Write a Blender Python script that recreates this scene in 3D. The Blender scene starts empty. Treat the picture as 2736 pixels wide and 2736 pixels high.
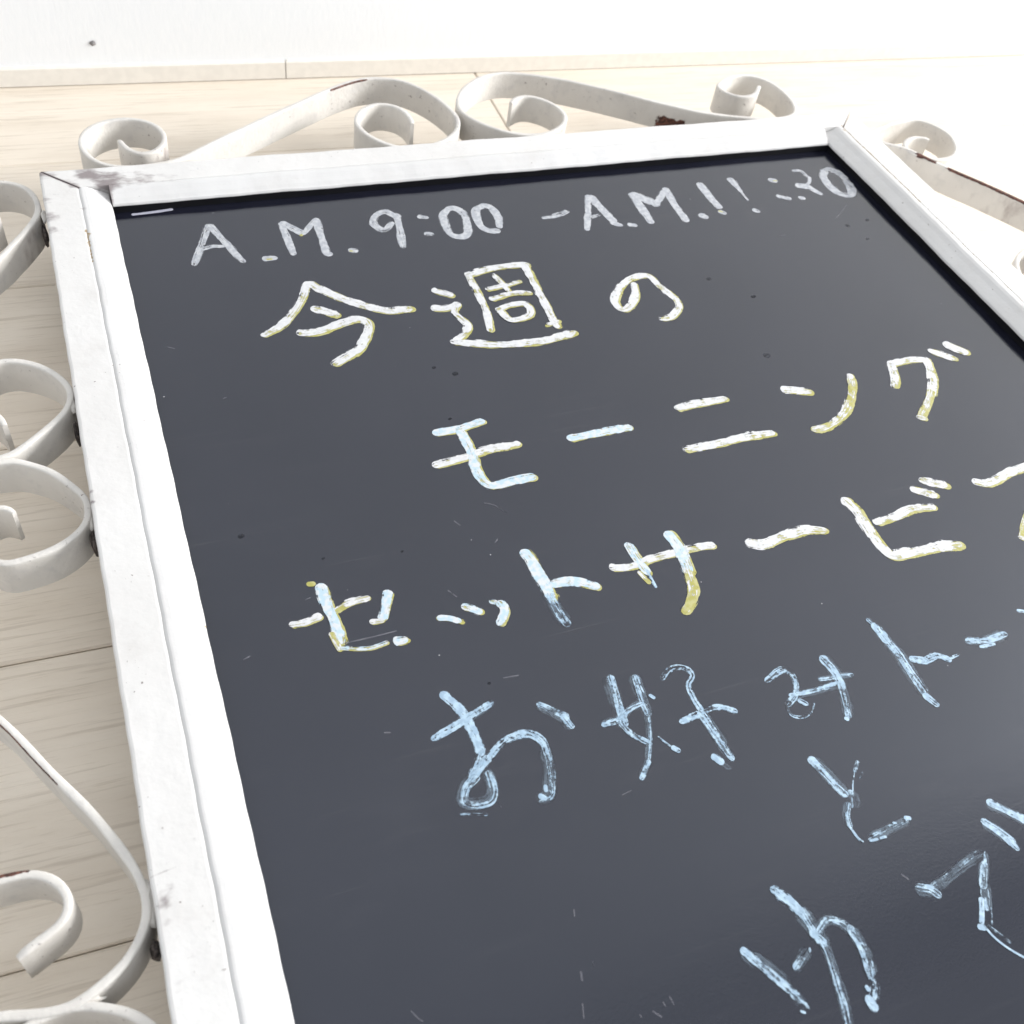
import bpy, math, random
from mathutils import Matrix, Vector
random.seed(7)
scene = bpy.context.scene
col = scene.collection

# ---------------------------------------------------------------- camera, world, light, exposure
FRONT = 0.055                      # height of the sign's front face above the floor (m)
cam_data = bpy.data.cameras.new('camera')
cam = bpy.data.objects.new('camera', cam_data)
col.objects.link(cam)
cam_data.sensor_width = 36.0
cam_data.lens = 36.05
cam_data.clip_start = 0.01
cam_data.clip_end = 50.0
cam.matrix_world = Matrix((
    (0.926984, 0.187482, -0.324886, 0.0),
    (-0.351213, 0.737967, -0.576241, 0.0),
    (0.131720, 0.648270, 0.749930, 0.371032 + FRONT),
    (0, 0, 0, 1)))
cam_data.dof.use_dof = True
cam_data.dof.focus_distance = 0.52
cam_data.dof.aperture_fstop = 16.0
scene.camera = cam

world = bpy.data.worlds.new('World')
scene.world = world
world.use_nodes = True
wb = world.node_tree.nodes['Background']
wb.inputs['Color'].default_value = (0.93, 0.96, 1.0, 1)
wb.inputs['Strength'].default_value = 0.97

ld = bpy.data.lights.new('window_light', 'AREA')
ld.shape = 'RECTANGLE'
ld.size, ld.size_y = 2.0, 1.2
ld.energy = 350
ld.color = (1.0, 0.99, 0.98)
lamp = bpy.data.objects.new('window_light', ld)
col.objects.link(lamp)
lamp.location = (4.2, -0.15, 1.5)
lamp.rotation_euler = (Vector((0.3, 0.45, 0.0)) - Vector(lamp.location)).to_track_quat('-Z', 'Y').to_euler()

scene.view_settings.view_transform = 'Standard'
scene.view_settings.look = 'None'
scene.view_settings.exposure = 0.0
scene.view_settings.gamma = 1.0
scene.view_settings.use_curve_mapping = False
scene.cycles.transparent_max_bounces = 32

# ---------------------------------------------------------------- traced outlines, millimetres on the sign's face
SCROLL_TOP = [
 [(24.9, 652.6), (28.7, 640.3), (36.5, 633.2), (45.6, 635.8), (52.8, 646.8), (52.9, 658.9), (48.1, 668.5), (38.9, 675.3), (27.9, 677.3), (15.3, 673.7), (5.5, 663.8), (1.4, 650.3), (3.8, 637.3), (10.1, 627.1), (21.9, 620.3), (40.0, 619.8), (58.2, 624.5), (82.2, 640.7), (108.9, 658.6), (136.9, 676.5), (166.5, 695.3), (186.5, 706.5), (201.5, 712.8), (215.1, 713.5), (233.4, 706.9), (248.0, 687.7), (255.3, 668.2), (257.5, 652.4), (254.0, 639.3), (246.4, 629.5), (236.2, 622.6), (221.7, 617.6), (203.4, 620.0), (190.5, 632.1), (184.2, 645.7), (184.3, 657.6), (190.6, 669.0), (200.3, 676.0), (209.0, 676.7), (218.5, 670.6), (222.9, 659.0), (222.8, 648.0)],
 [(305.8, 668.3), (313.7, 674.0), (322.8, 675.1), (333.0, 667.8), (339.5, 655.3), (339.4, 641.2), (330.3, 629.8), (314.5, 621.9), (294.7, 624.5), (278.6, 636.2), (266.6, 652.5), (263.8, 664.1), (266.9, 676.6), (278.1, 693.7), (297.4, 708.0), (320.7, 711.8), (353.3, 699.6), (377.8, 685.9), (412.9, 661.6), (440.2, 643.6), (452.1, 636.3), (478.9, 627.0), (507.5, 620.1), (528.1, 622.4), (539.0, 633.5), (542.2, 654.3), (539.0, 674.9), (526.8, 686.5), (509.8, 686.7), (491.1, 677.0), (487.5, 667.3), (497.2, 655.0), (512.8, 656.1), (526.1, 670.4)]]
SCROLL_SIDE = [
 [(-58.4, 402.7), (-60.6, 409.2), (-65.1, 415.5), (-71.9, 422.2), (-73.0, 432.8), (-66.8, 445.4), (-57.5, 450.0), (-46.9, 447.0), (-36.7, 439.3), (-30.0, 429.7), (-27.0, 421.0), (-27.8, 413.3), (-32.3, 404.0), (-41.2, 394.8), (-51.2, 386.2), (-60.0, 381.1), (-86.7, 381.1), (-112.2, 394.4), (-126.7, 426.7), (-116.7, 462.2), (-94.4, 490.0), (-52.4, 538.8), (-47.9, 546.1), (-41.1, 555.6), (-34.1, 567.5), (-30.6, 575.6), (-29.1, 582.7), (-29.7, 591.0), (-31.7, 599.6), (-37.5, 608.0), (-48.0, 613.4), (-57.8, 612.2), (-72.2, 602.2), (-76.7, 584.4), (-70.0, 570.0), (-57.8, 570.0), (-51.1, 577.8)],
 [(-58.1, 346.0), (-61.9, 350.0), (-68.5, 349.7), (-74.6, 342.7), (-73.2, 327.8), (-65.3, 317.0), (-56.1, 317.1), (-45.2, 319.3), (-36.0, 324.1), (-29.3, 330.9), (-27.1, 337.9), (-27.7, 346.8), (-32.9, 356.0), (-41.1, 367.2), (-50.6, 374.2), (-59.5, 378.1), (-88.9, 375.6), (-113.3, 362.2), (-125.6, 328.9), (-111.1, 295.6), (-91.1, 267.8), (-69.8, 239.1), (-61.4, 225.0), (-55.9, 214.9), (-47.9, 201.2), (-41.6, 190.6), (-34.7, 176.4), (-31.4, 168.9), (-29.0, 161.9), (-28.0, 156.8), (-27.6, 150.6), (-28.6, 145.7), (-31.7, 139.8), (-36.8, 133.8), (-43.6, 129.5), (-50.0, 126.5), (-56.1, 124.8), (-64.9, 125.7), (-76.3, 128.9), (-90.0, 132.2), (-101.1, 146.7), (-102.2, 163.3), (-90.0, 174.4), (-73.6, 175.1), (-68.9, 175.1), (-62.7, 173.8), (-56.7, 169.7), (-53.0, 163.9), (-52.4, 159.4), (-53.5, 155.9), (-56.6, 152.5), (-61.4, 150.6), (-67.7, 147.7), (-70.2, 146.2)]]
SCROLL_RIGHT_CORNER = [(629.8, 573.6), (620.1, 577.8), (608.3, 574.8), (599.9, 565.5), (601.5, 554.4), (614.4, 546.3), (630.8, 546.3), (643.7, 554.9), (650.3, 565.6), (653.3, 580.0), (646.4, 596.0), (635.7, 603.1), (619.6, 601.7), (602.2, 597.1), (579.5, 586.0), (584.5, 574.0), (598.1, 563.9), (606.9, 550.1), (621.9, 525.9), (651.3, 481.7), (671.2, 440.2), (681.2, 404.7), (666.7, 372.4), (641.2, 359.1), (614.5, 359.1), (605.7, 364.2), (595.7, 372.8), (586.8, 382.0), (582.3, 391.3), (581.5, 399.0), (584.5, 407.7), (591.2, 417.3), (601.4, 425.0), (612.0, 428.0), (621.3, 423.4), (627.5, 410.8), (626.4, 400.2), (619.6, 393.5), (615.1, 387.2), (612.9, 380.7)]
CHARACTERS = [
 [('g', 5.53, 0.8, [(64.9, 558.8), (59.1, 544.1), (54.5, 532.2), (50.0, 520.8)]), ('g', 5.75, 0.85, [(65.4, 558.7), (71.7, 538.2), (76.0, 524.9), (78.2, 518.8)]), ('g', 4.47, 0.8, [(56.6, 535.1), (63.1, 537.0), (70.2, 535.6)])],
 [('g', 5.89, 1, [(90.6, 519.4), (97.4, 519.2)]), ('y', 2.44, 1, [(92.0, 518.8), (95.2, 518.6)])],
 [('g', 5.43, 1, [(108.2, 553.5), (108.5, 537.4), (108.7, 520.8)]), ('g', 6.81, 0.9, [(109.2, 553.9), (114.0, 547.3), (119.1, 540.8)]), ('y', 2.79, 1, [(117.7, 539.2), (123.0, 545.3)]), ('g', 4.77, 0.85, [(119.0, 540.2), (130.1, 553.7)]), ('g', 5.5, 1, [(130.6, 554.6), (129.5, 537.5), (128.6, 518.7), (130.8, 517.6)])],
 [('g', 5.11, 1, [(142.7, 519.1), (147.5, 517.7)]), ('y', 2.19, 1, [(142.9, 518.4), (144.8, 517.9)])],
 [('g', 6.54, 0.8, [(181.7, 549.2), (176.4, 555.4), (169.9, 553.1), (165.5, 545.9), (166.4, 538.9), (170.9, 536.2), (176.8, 542.6)]), ('g', 6.24, 0.85, [(182.3, 551.1), (180.0, 534.7), (176.5, 516.2)])],
 [('g', 5.62, 1, [(195.9, 546.4), (201.5, 544.5)]), ('g', 5.79, 1, [(194.7, 527.5), (199.1, 526.4)])],
 [('g', 6.48, 1, [(218.2, 551.9), (212.8, 546.1), (210.3, 534.5), (210.9, 524.5), (215.7, 520.4), (221.3, 522.8), (225.0, 533.0), (226.0, 546.0), (222.4, 551.7), (217.5, 551.6)])],
 [('g', 6.52, 1, [(242.3, 551.6), (236.8, 548.3), (234.0, 540.6), (233.2, 529.6), (237.1, 523.4), (242.8, 522.8)]), ('g', 6.56, 1, [(241.9, 552.3), (247.0, 548.7), (248.2, 538.2), (245.1, 526.6)])],
 [('g', 3.61, 0.75, [(278.6, 531.6), (287.0, 531.7), (292.8, 533.0), (297.9, 535.3)]), ('g', 2.79, 0.7, [(286.6, 533.8), (296.9, 536.7)])],
 [('g', 5.31, 1, [(320.5, 551.4), (311.9, 533.0), (302.8, 513.9)]), ('g', 7.4, 1, [(320.8, 551.3), (322.8, 536.6), (325.6, 519.1)]), ('g', 4.8, 0.6, [(311.6, 527.2), (318.4, 528.2)]), ('g', 5.56, 0.9, [(323.4, 518.6), (328.8, 514.4)])],
 [('g', 5.53, 1, [(334.2, 514.5), (339.1, 512.7)])],
 [('g', 7.74, 1, [(353.1, 549.2), (352.0, 530.8), (351.5, 513.5)]), ('g', 9.78, 1, [(353.5, 548.4), (359.5, 540.5), (365.8, 533.4)]), ('g', 5.68, 1, [(365.7, 534.7), (381.0, 550.5)]), ('g', 7.2, 0.95, [(380.6, 550.5), (378.0, 529.9), (378.1, 519.1), (377.2, 511.8)])],
 [('g', 7.75, 1, [(390.8, 516.3), (394.5, 513.2)])],
 [('g', 7.67, 1, [(409.5, 553.4), (409.3, 537.1), (409.5, 522.0)]), ('g', 5.91, 1, [(407.6, 518.4), (410.3, 514.9)]), ('y', 2.33, 1, [(407.4, 518.8), (409.4, 517.2)])],
 [('g', 7.28, 0.95, [(436.7, 554.9), (436.7, 545.4)]), ('g', 5.11, 0.8, [(436.5, 547.7), (436.6, 538.5)]), ('g', 2.49, 0.75, [(436.5, 539.7), (436.2, 527.9)]), ('g', 6.37, 1, [(434.3, 515.8), (436.8, 513.0)])],
 [('g', 7.39, 1, [(467.1, 549.4), (471.8, 547.1)]), ('y', 1.87, 1, [(469.4, 547.7), (472.3, 547.3)]), ('g', 6.49, 0.75, [(462.5, 528.8), (469.6, 524.0)])],
 [('g', 3.76, 0.72, [(492.7, 557.9), (499.2, 556.7), (500.2, 550.0), (501.6, 546.7)]), ('g', 3.49, 0.8, [(501.3, 547.2), (496.9, 540.9), (491.4, 538.3)]), ('g', 7.34, 1, [(485.4, 538.7), (494.6, 535.9)]), ('g', 5.84, 0.75, [(493.1, 536.1), (498.2, 525.5)])],
 [('g', 5.27, 1, [(478.1, 524.3), (481.9, 523.0)])],
 [('g', 8.59, 0.85, [(519.3, 553.8), (513.4, 546.9), (511.5, 535.2), (513.2, 525.5), (518.3, 521.2), (523.3, 522.1), (528.2, 532.7), (529.5, 546.9), (526.0, 554.0), (519.6, 554.2)])],
 [('w', 5.53, 1, [(110.2, 492.3), (104.5, 479.9), (97.0, 468.2), (87.0, 457.4), (75.6, 450.7)]), ('w', 7.21, 1, [(110.5, 491.9), (117.6, 483.3), (126.1, 474.0), (139.0, 464.0), (150.1, 458.0), (163.3, 457.1)]), ('w', 6.78, 1, [(108.3, 468.4), (113.0, 464.7), (119.6, 460.1)]), ('w', 6.58, 1, [(95.4, 448.6), (105.8, 447.9), (120.5, 452.5), (130.5, 454.1), (134.8, 449.6), (132.9, 441.7), (124.4, 429.5), (114.6, 423.2), (107.6, 419.2)])],
 [('w', 6.43, 1, [(182.3, 471.2), (190.9, 464.9)]), ('w', 6.23, 1, [(176.5, 455.0), (183.8, 453.5), (192.3, 455.7)]), ('w', 5.25, 1, [(191.7, 455.8), (187.6, 448.6), (190.4, 440.6), (191.4, 435.4), (186.2, 428.4), (179.9, 424.1)]), ('w', 6.68, 1, [(178.4, 423.7), (190.7, 419.5), (209.8, 414.7), (229.5, 413.8), (241.5, 415.4), (251.9, 417.0)]), ('w', 5.34, 1, [(207.5, 480.8), (207.3, 460.0), (206.6, 444.8), (202.8, 428.7)]), ('w', 6.43, 1, [(207.1, 481.6), (222.2, 485.3), (242.5, 485.7), (248.0, 484.3)]), ('w', 5.74, 1, [(246.5, 484.9), (245.6, 465.9), (244.7, 445.8), (244.0, 423.6)]), ('w', 3.69, 0.8, [(238.0, 426.5), (246.8, 428.7)]), ('w', 4.48, 0.9, [(223.4, 479.1), (225.5, 468.8), (227.2, 461.1)]), ('w', 4.42, 0.85, [(214.1, 465.7), (226.1, 467.3), (237.6, 469.8)]), ('w', 4.85, 0.9, [(213.4, 456.2), (227.7, 459.2), (239.6, 457.3)]), ('w', 5.25, 1, [(213.8, 445.9), (221.3, 448.3), (230.7, 448.9), (233.8, 445.4), (231.1, 437.4), (220.3, 435.0), (216.8, 437.7), (215.3, 444.4)])],
 [('w', 5.87, 1, [(309.5, 453.8), (304.4, 441.2), (293.6, 431.3), (289.0, 433.7), (290.4, 442.2), (300.7, 453.7), (312.5, 460.1), (322.5, 459.7), (324.6, 449.7), (327.8, 440.7), (329.5, 432.8), (327.0, 425.3), (318.8, 419.0), (311.2, 418.0)])],
 [('m', 5.48, 1, [(145.3, 355.7), (157.3, 355.9), (173.3, 358.5)]), ('w', 5.74, 1, [(138.2, 333.7), (155.4, 335.9), (171.9, 338.1), (186.0, 338.1)]), ('m', 6.24, 1, [(158.8, 353.7), (159.5, 339.1), (158.0, 325.3), (159.1, 316.2), (163.2, 313.0), (174.7, 313.9), (185.1, 314.1)])],
 [('m', 6.35, 1, [(214.9, 335.6), (228.3, 335.5), (243.6, 336.0), (251.2, 335.7)])],
 [('w', 6.4, 1, [(284.8, 343.4), (288.8, 344.0), (304.0, 344.4), (316.5, 344.3)]), ('w', 6.04, 1, [(274.4, 312.8), (289.3, 312.5), (312.6, 313.7), (330.3, 312.7)])],
 [('w', 6.87, 1, [(355.2, 343.6), (371.4, 338.1)]), ('y2', 6.19, 1, [(404.1, 342.5), (399.4, 334.0), (387.2, 319.8), (374.8, 312.2), (362.6, 308.4), (355.8, 309.3)]), ('w', 4.95, 0.9, [(405.0, 345.9), (403.3, 342.7)]), ('w', 3.72, 0.62, [(390.5, 326.7), (379.7, 317.0), (369.7, 311.9), (355.5, 309.7)])],
 [('w', 6.21, 1, [(437.5, 348.3), (433.8, 339.3), (426.8, 329.9)]), ('w', 6.1, 1, [(436.8, 348.5), (453.3, 349.3), (464.6, 346.8)]), ('w', 6.68, 1, [(463.4, 345.8), (455.6, 329.6), (446.7, 318.8)]), ('y2', 6.04, 1, [(449.0, 321.4), (440.0, 312.4), (427.6, 302.7)]), ('w', 4.05, 0.66, [(447.1, 320.3), (436.4, 310.2)]), ('w', 5.48, 0.8, [(425.6, 303.5), (429.5, 301.4)]), ('w', 6.94, 1, [(472.0, 353.6), (483.3, 343.9)]), ('w', 8.35, 1, [(486.1, 357.4), (495.5, 346.8)])],
 [('w', 4.1, 0.9, [(46.9, 257.3), (52.8, 257.1), (60.6, 258.4)]), ('w', 4.13, 0.7, [(65.9, 258.9), (73.1, 261.9), (83.6, 262.6)]), ('y', 3.79, 0.9, [(59.1, 277.0), (62.2, 276.4)]), ('m', 5.83, 1, [(64.3, 274.5), (64.7, 263.7), (65.5, 252.6), (65.8, 242.9)]), ('y2', 3.44, 0.9, [(63.0, 247.5), (64.4, 239.0)]), ('m', 2.71, 0.62, [(64.6, 239.9), (71.4, 237.5), (77.4, 236.3), (84.5, 237.1)]), ('m', 5.16, 1, [(88.4, 236.7), (93.4, 236.1)]), ('m', 5.26, 1, [(92.8, 263.2), (89.5, 255.9), (86.4, 249.8)]), ('w', 3.6, 0.8, [(80.9, 249.5), (86.4, 248.8)])],
 [('m', 3.87, 0.9, [(110.7, 243.5), (114.6, 242.2), (119.7, 239.0)]), ('m', 4.72, 1, [(123.7, 246.5), (126.9, 244.6), (130.4, 241.4)]), ('m', 3.02, 0.9, [(137.0, 246.0), (139.4, 244.3)]), ('m', 5.07, 1, [(140.7, 244.1), (141.4, 239.1), (136.3, 232.9)])],
 [('m', 6.95, 1, [(162.0, 269.6), (163.9, 263.9), (164.8, 252.2), (165.2, 239.8)]), ('b', 6.02, 0.7, [(165.0, 241.4), (165.6, 231.9), (166.7, 225.0)]), ('m', 5.64, 1, [(168.5, 247.7), (178.1, 246.6), (189.3, 240.4)])],
 [('w', 4.97, 1, [(200.5, 248.9), (211.4, 247.2), (222.0, 248.9), (234.1, 249.3), (246.2, 249.6), (257.5, 248.7)]), ('m', 5.91, 1, [(214.8, 260.1), (215.1, 250.9), (216.9, 241.5)]), ('b', 2.53, 0.9, [(217.0, 242.6), (216.9, 232.9)]), ('y2', 3.11, 0.9, [(213.1, 242.5), (214.8, 236.0)]), ('m', 7.32, 1, [(237.5, 261.8), (239.3, 253.7), (238.2, 244.8), (236.8, 236.1)]), ('y2', 6.33, 1, [(236.8, 237.2), (234.7, 226.8), (229.6, 219.5), (224.1, 215.3)])],
 [('w', 6.59, 1, [(276.3, 245.5), (282.8, 242.4), (295.7, 244.4), (311.1, 244.8), (320.4, 242.2)])],
 [('w', 7.22, 1, [(343.3, 258.7), (345.4, 249.5), (344.6, 234.7), (344.9, 223.7), (347.7, 217.9), (359.6, 217.2), (376.5, 216.6), (388.8, 214.6)]), ('w', 5.95, 1, [(351.6, 239.7), (364.8, 240.7), (378.2, 243.0), (390.7, 240.8)]), ('w', 6.6, 1, [(387.0, 254.9), (396.9, 248.2)]), ('w', 7.17, 1, [(395.6, 259.6), (408.1, 252.7)])],
 [('w', 6.22, 1, [(426.9, 250.7), (434.1, 248.1), (449.9, 251.0), (465.3, 253.5), (482.1, 254.8)]), ('y2', 4.22, 1, [(478.9, 252.7), (457.3, 235.8), (440.2, 221.5), (427.1, 209.6)]), ('w', 4.13, 0.8, [(425.6, 210.0), (427.9, 208.4)])],
 [('b', 5.5, 1, [(100.7, 204.8), (105.3, 195.2), (106.7, 185.6), (107.0, 175.4)]), ('b', 4.31, 0.95, [(90.6, 186.6), (100.2, 189.3), (109.2, 192.7)]), ('b', 3.82, 0.8, [(108.2, 192.1), (118.7, 195.6)]), ('b', 5.41, 0.72, [(100.1, 165.6), (104.9, 169.4), (110.8, 173.0), (118.7, 177.3), (128.4, 177.6), (133.3, 172.5), (133.4, 164.9)]), ('b', 4.57, 0.52, [(133.7, 166.5), (132.1, 158.6), (129.9, 152.8), (128.0, 148.6), (123.8, 147.9)]), ('b', 4.64, 0.68, [(101.0, 164.9), (96.2, 162.0), (93.5, 157.3), (94.4, 154.7), (99.1, 153.2), (104.0, 154.0), (106.5, 158.4), (106.7, 164.8)]), ('b', 5.07, 0.62, [(106.8, 174.6), (104.1, 170.4), (100.7, 167.4)]), ('b', 1.61, 0.5, [(90.5, 151.9), (99.8, 148.9)]), ('b', 3.1, 1, [(123.7, 149.5), (124.8, 148.4)]), ('b', 2.35, 1, [(127.0, 152.9), (126.6, 151.4)])],
 [('b', 4.54, 0.72, [(138.9, 188.6), (143.3, 184.0), (147.4, 180.1)]), ('b', 4.19, 0.85, [(146.7, 180.3), (148.0, 175.5)])],
 [('b', 4.92, 0.72, [(174.5, 192.2), (173.2, 183.8), (171.5, 174.3), (170.8, 170.0)]), ('b', 4.2, 0.66, [(169.7, 169.5), (171.6, 164.5), (177.0, 158.1)]), ('b', 4.71, 0.7, [(185.4, 189.1), (184.0, 179.7), (183.2, 171.7)]), ('b', 2.63, 0.58, [(183.2, 171.7), (179.3, 161.3), (174.0, 151.8)]), ('b', 2.88, 0.85, [(173.2, 150.3), (167.2, 144.6)]), ('b', 3.57, 0.85, [(162.1, 171.9), (169.1, 171.9)]), ('b', 3.58, 0.66, [(169.1, 171.9), (176.7, 175.4), (182.4, 176.5)]), ('b', 2.42, 0.9, [(188.0, 179.0), (188.8, 177.8)]), ('b', 1.41, 0.6, [(182.4, 159.5), (185.4, 154.3)]), ('b', 3.0, 1, [(186.5, 153.1), (187.8, 151.4)])],
 [('b', 4.0, 0.68, [(197.7, 185.7), (204.0, 189.2), (209.7, 187.8), (211.4, 183.2), (207.1, 179.2), (206.3, 172.5), (206.9, 166.8)]), ('b', 4.53, 0.66, [(196.3, 163.5), (206.7, 164.8), (215.0, 165.1), (221.1, 161.4)]), ('b', 2.45, 0.9, [(196.4, 163.8), (206.1, 163.6)]), ('b', 5.3, 0.72, [(205.9, 164.1), (207.1, 153.9), (207.7, 147.6)]), ('b', 4.39, 0.55, [(207.7, 148.4), (208.8, 141.6)]), ('b', 4.09, 1, [(201.9, 144.1), (203.4, 141.3)]), ('b', 2.66, 0.55, [(204.0, 140.9), (205.6, 137.9)])],
 [('b', 4.44, 0.66, [(244.3, 171.0), (254.2, 174.0), (257.3, 168.7), (253.6, 161.2), (247.5, 157.3)]), ('b', 2.2, 0.52, [(246.3, 157.7), (245.4, 152.3), (249.8, 149.5), (255.3, 150.8), (258.7, 154.0)]), ('b', 3.92, 0.72, [(251.1, 160.9), (264.0, 160.0), (275.6, 160.0)]), ('b', 2.69, 0.7, [(268.7, 164.5), (284.9, 162.2)]), ('b', 6.02, 0.8, [(276.2, 173.2), (277.7, 166.3), (277.2, 158.6)]), ('b', 4.68, 0.64, [(277.3, 159.6), (274.6, 151.7), (271.2, 144.3)]), ('b', 2.39, 1, [(269.3, 143.2), (269.7, 142.7)]), ('b', 3.39, 0.9, [(253.4, 157.0), (255.1, 155.1)])],
 [('b', 3.17, 0.55, [(310.8, 186.5), (311.9, 181.9)]), ('b', 5.89, 1, [(312.2, 182.4), (312.9, 174.3)]), ('b', 6.11, 0.72, [(312.6, 175.4), (314.1, 165.7), (313.9, 153.7), (313.7, 144.9)]), ('b', 4.98, 0.9, [(313.3, 142.4), (315.6, 137.2)]), ('b', 4.48, 0.95, [(319.3, 161.2), (325.3, 158.6)]), ('b', 5.21, 0.8, [(324.7, 158.6), (332.7, 159.4), (336.6, 156.2)]), ('b', 2.53, 0.62, [(336.6, 156.2), (343.3, 156.9)])],
 [('b', 4.93, 0.85, [(354.1, 162.1), (363.3, 159.9), (374.6, 160.1)]), ('b', 2.76, 0.75, [(358.0, 157.4), (365.3, 156.9)])],
 [('b', 2.74, 0.9, [(392.0, 170.0), (394.8, 168.7), (397.6, 164.6)])],
 [('b', 5.15, 0.85, [(242.9, 130.0), (244.9, 123.4), (246.5, 117.4), (248.4, 112.6)]), ('b', 2.19, 0.64, [(262.2, 123.3), (258.8, 120.0)]), ('b', 0.9, 0.8, [(258.5, 120.1), (255.0, 116.0), (252.6, 112.5)]), ('b', 1.42, 0.6, [(261.6, 118.3), (259.2, 116.4)]), ('b', 5.1, 0.66, [(251.0, 111.8), (248.5, 107.2)]), ('b', 3.05, 0.62, [(247.2, 107.6), (243.6, 103.0), (242.4, 99.4)]), ('b', 1.73, 0.68, [(242.2, 99.1), (242.7, 93.8), (243.6, 91.9)]), ('b', 1.4, 1, [(247.3, 91.1), (250.5, 90.8)]), ('b', 1.4, 1, [(252.2, 90.8), (254.6, 90.6)]), ('b', 3.53, 0.46, [(247.8, 92.1), (255.5, 92.9), (267.2, 94.0)]), ('b', 2.32, 1, [(267.9, 94.8), (269.4, 94.3)]), ('b', 1.23, 1, [(261.4, 94.6), (262.4, 94.2)])],
 [('b', 4.88, 0.85, [(309.1, 89.1), (314.8, 83.1), (319.0, 78.5), (323.0, 74.1)]), ('b', 5.29, 0.85, [(301.0, 82.5), (304.7, 76.6), (306.7, 72.0)]), ('b', 4.32, 1, [(306.4, 72.8), (306.9, 69.3)])],
 [('b', 4.9, 0.88, [(174.3, 69.5), (177.2, 64.4)]), ('b', 4.59, 0.68, [(176.9, 65.2), (180.2, 58.8), (183.9, 52.1)]), ('b', 2.31, 1, [(185.4, 50.7), (186.3, 49.7)]), ('b', 4.26, 0.44, [(184.7, 49.5), (186.9, 45.0)]), ('b', 1.41, 0.9, [(184.4, 43.8), (185.3, 43.1)]), ('b', 3.5, 0.52, [(198.3, 62.1), (190.6, 58.0)]), ('b', 4.64, 0.6, [(197.3, 86.3), (199.5, 83.4)]), ('b', 5.94, 0.82, [(198.8, 83.7), (201.6, 78.8), (203.7, 74.2)]), ('b', 5.41, 0.62, [(203.8, 75.6), (204.3, 69.8), (204.5, 66.2)]), ('b', 5.84, 0.85, [(203.8, 66.5), (205.4, 62.5)]), ('b', 4.01, 0.54, [(205.4, 62.5), (204.4, 54.7), (202.5, 46.8), (201.4, 42.0), (198.8, 34.5), (197.5, 29.5)]), ('b', 3.93, 0.64, [(206.9, 66.8), (212.0, 69.0), (216.9, 66.4), (219.1, 62.1)]), ('b', 5.31, 0.7, [(218.8, 62.9), (219.4, 55.1), (217.2, 47.1)]), ('b', 5.25, 0.6, [(217.3, 47.7), (215.9, 42.2), (212.4, 38.2)]), ('b', 4.46, 0.9, [(211.1, 39.3), (211.5, 35.7)]), ('b', 1.96, 1, [(212.8, 43.0), (212.9, 42.0)])],
 [('b', 5.03, 0.6, [(255.8, 68.2), (259.7, 66.2), (261.4, 63.8)]), ('b', 2.54, 0.9, [(258.9, 67.5), (260.8, 66.5)]), ('b', 3.8, 0.42, [(262.0, 66.9), (270.5, 68.7), (281.6, 71.3), (290.0, 72.5)]), ('b', 3.43, 0.55, [(291.9, 71.1), (289.2, 67.3)]), ('b', 4.14, 0.7, [(288.4, 67.5), (282.3, 60.4)]), ('b', 4.45, 0.64, [(282.7, 60.3), (278.0, 52.9)]), ('b', 2.81, 0.8, [(278.0, 55.8), (271.9, 48.3)]), ('b', 2.98, 1, [(270.2, 47.1), (271.2, 46.4)]), ('b', 1.3, 0.85, [(272.1, 47.5), (273.2, 42.2), (276.4, 36.2), (281.4, 30.4), (286.1, 25.4)]), ('b', 1.15, 0.55, [(279.5, 51.7), (275.7, 46.4)]), ('b', 1.68, 0.55, [(273.6, 47.1), (278.2, 38.4)])]]
SCRATCHES = [[(154.5, 303.3), (159.1, 300.4), (163.0, 294.3)], [(67.1, 241.6), (79.9, 241.6), (90.4, 241.8)], [(24.0, 451.4), (27.6, 449.5)], [(24.2, 245.3), (26.8, 246.1)], [(156.1, 140.2), (160.5, 140.9)], [(112.4, 82.3), (111.7, 79.5)], [(118.8, 103.7), (118.0, 101.4)], [(140.0, 64.1), (140.3, 61.2)], [(132.0, 61.6), (134.1, 59.0)], [(50.6, 89.3), (52.4, 86.0), (53.4, 85.1)], [(118.1, 84.1), (117.6, 82.7)], [(136.1, 295.8), (137.9, 292.6)], [(128.5, 205.7), (135.0, 205.1)], [(71.6, 195.0), (73.7, 194.4)], [(150.9, 278.0), (152.8, 279.7)], [(492.5, 496.0), (510.8, 509.8)], [(437.2, 483.8), (441.7, 484.0)], [(251.8, 74.9), (253.3, 72.6)], [(106.2, 152.8), (106.7, 150.1)], [(136.8, 63.2), (137.1, 61.7)], [(127.0, 62.2), (127.2, 61.2)], [(108.7, 72.1), (107.3, 67.6)], [(56.3, 268.8), (58.4, 269.3)], [(45.4, 405.1), (46.9, 405.7)], [(119.9, 256.9), (122.4, 252.5)]]
DARK_SPOTS = [(36.2, 311.8, 1.38), (170.9, 397.3, 1.56), (361.7, 372.4, 2.44), (495.9, 486.0, 2.08), (501.6, 469.1, 1.53), (515.5, 489.7, 1.58), (382.9, 426.1, 1.78), (362.0, 448.6, 2.1), (156.6, 364.0, 1.02), (160.8, 404.7, 1.09), (106.1, 284.1, 0.75), (69.5, 289.4, 0.73), (121.4, 204.8, 0.74)]

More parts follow.
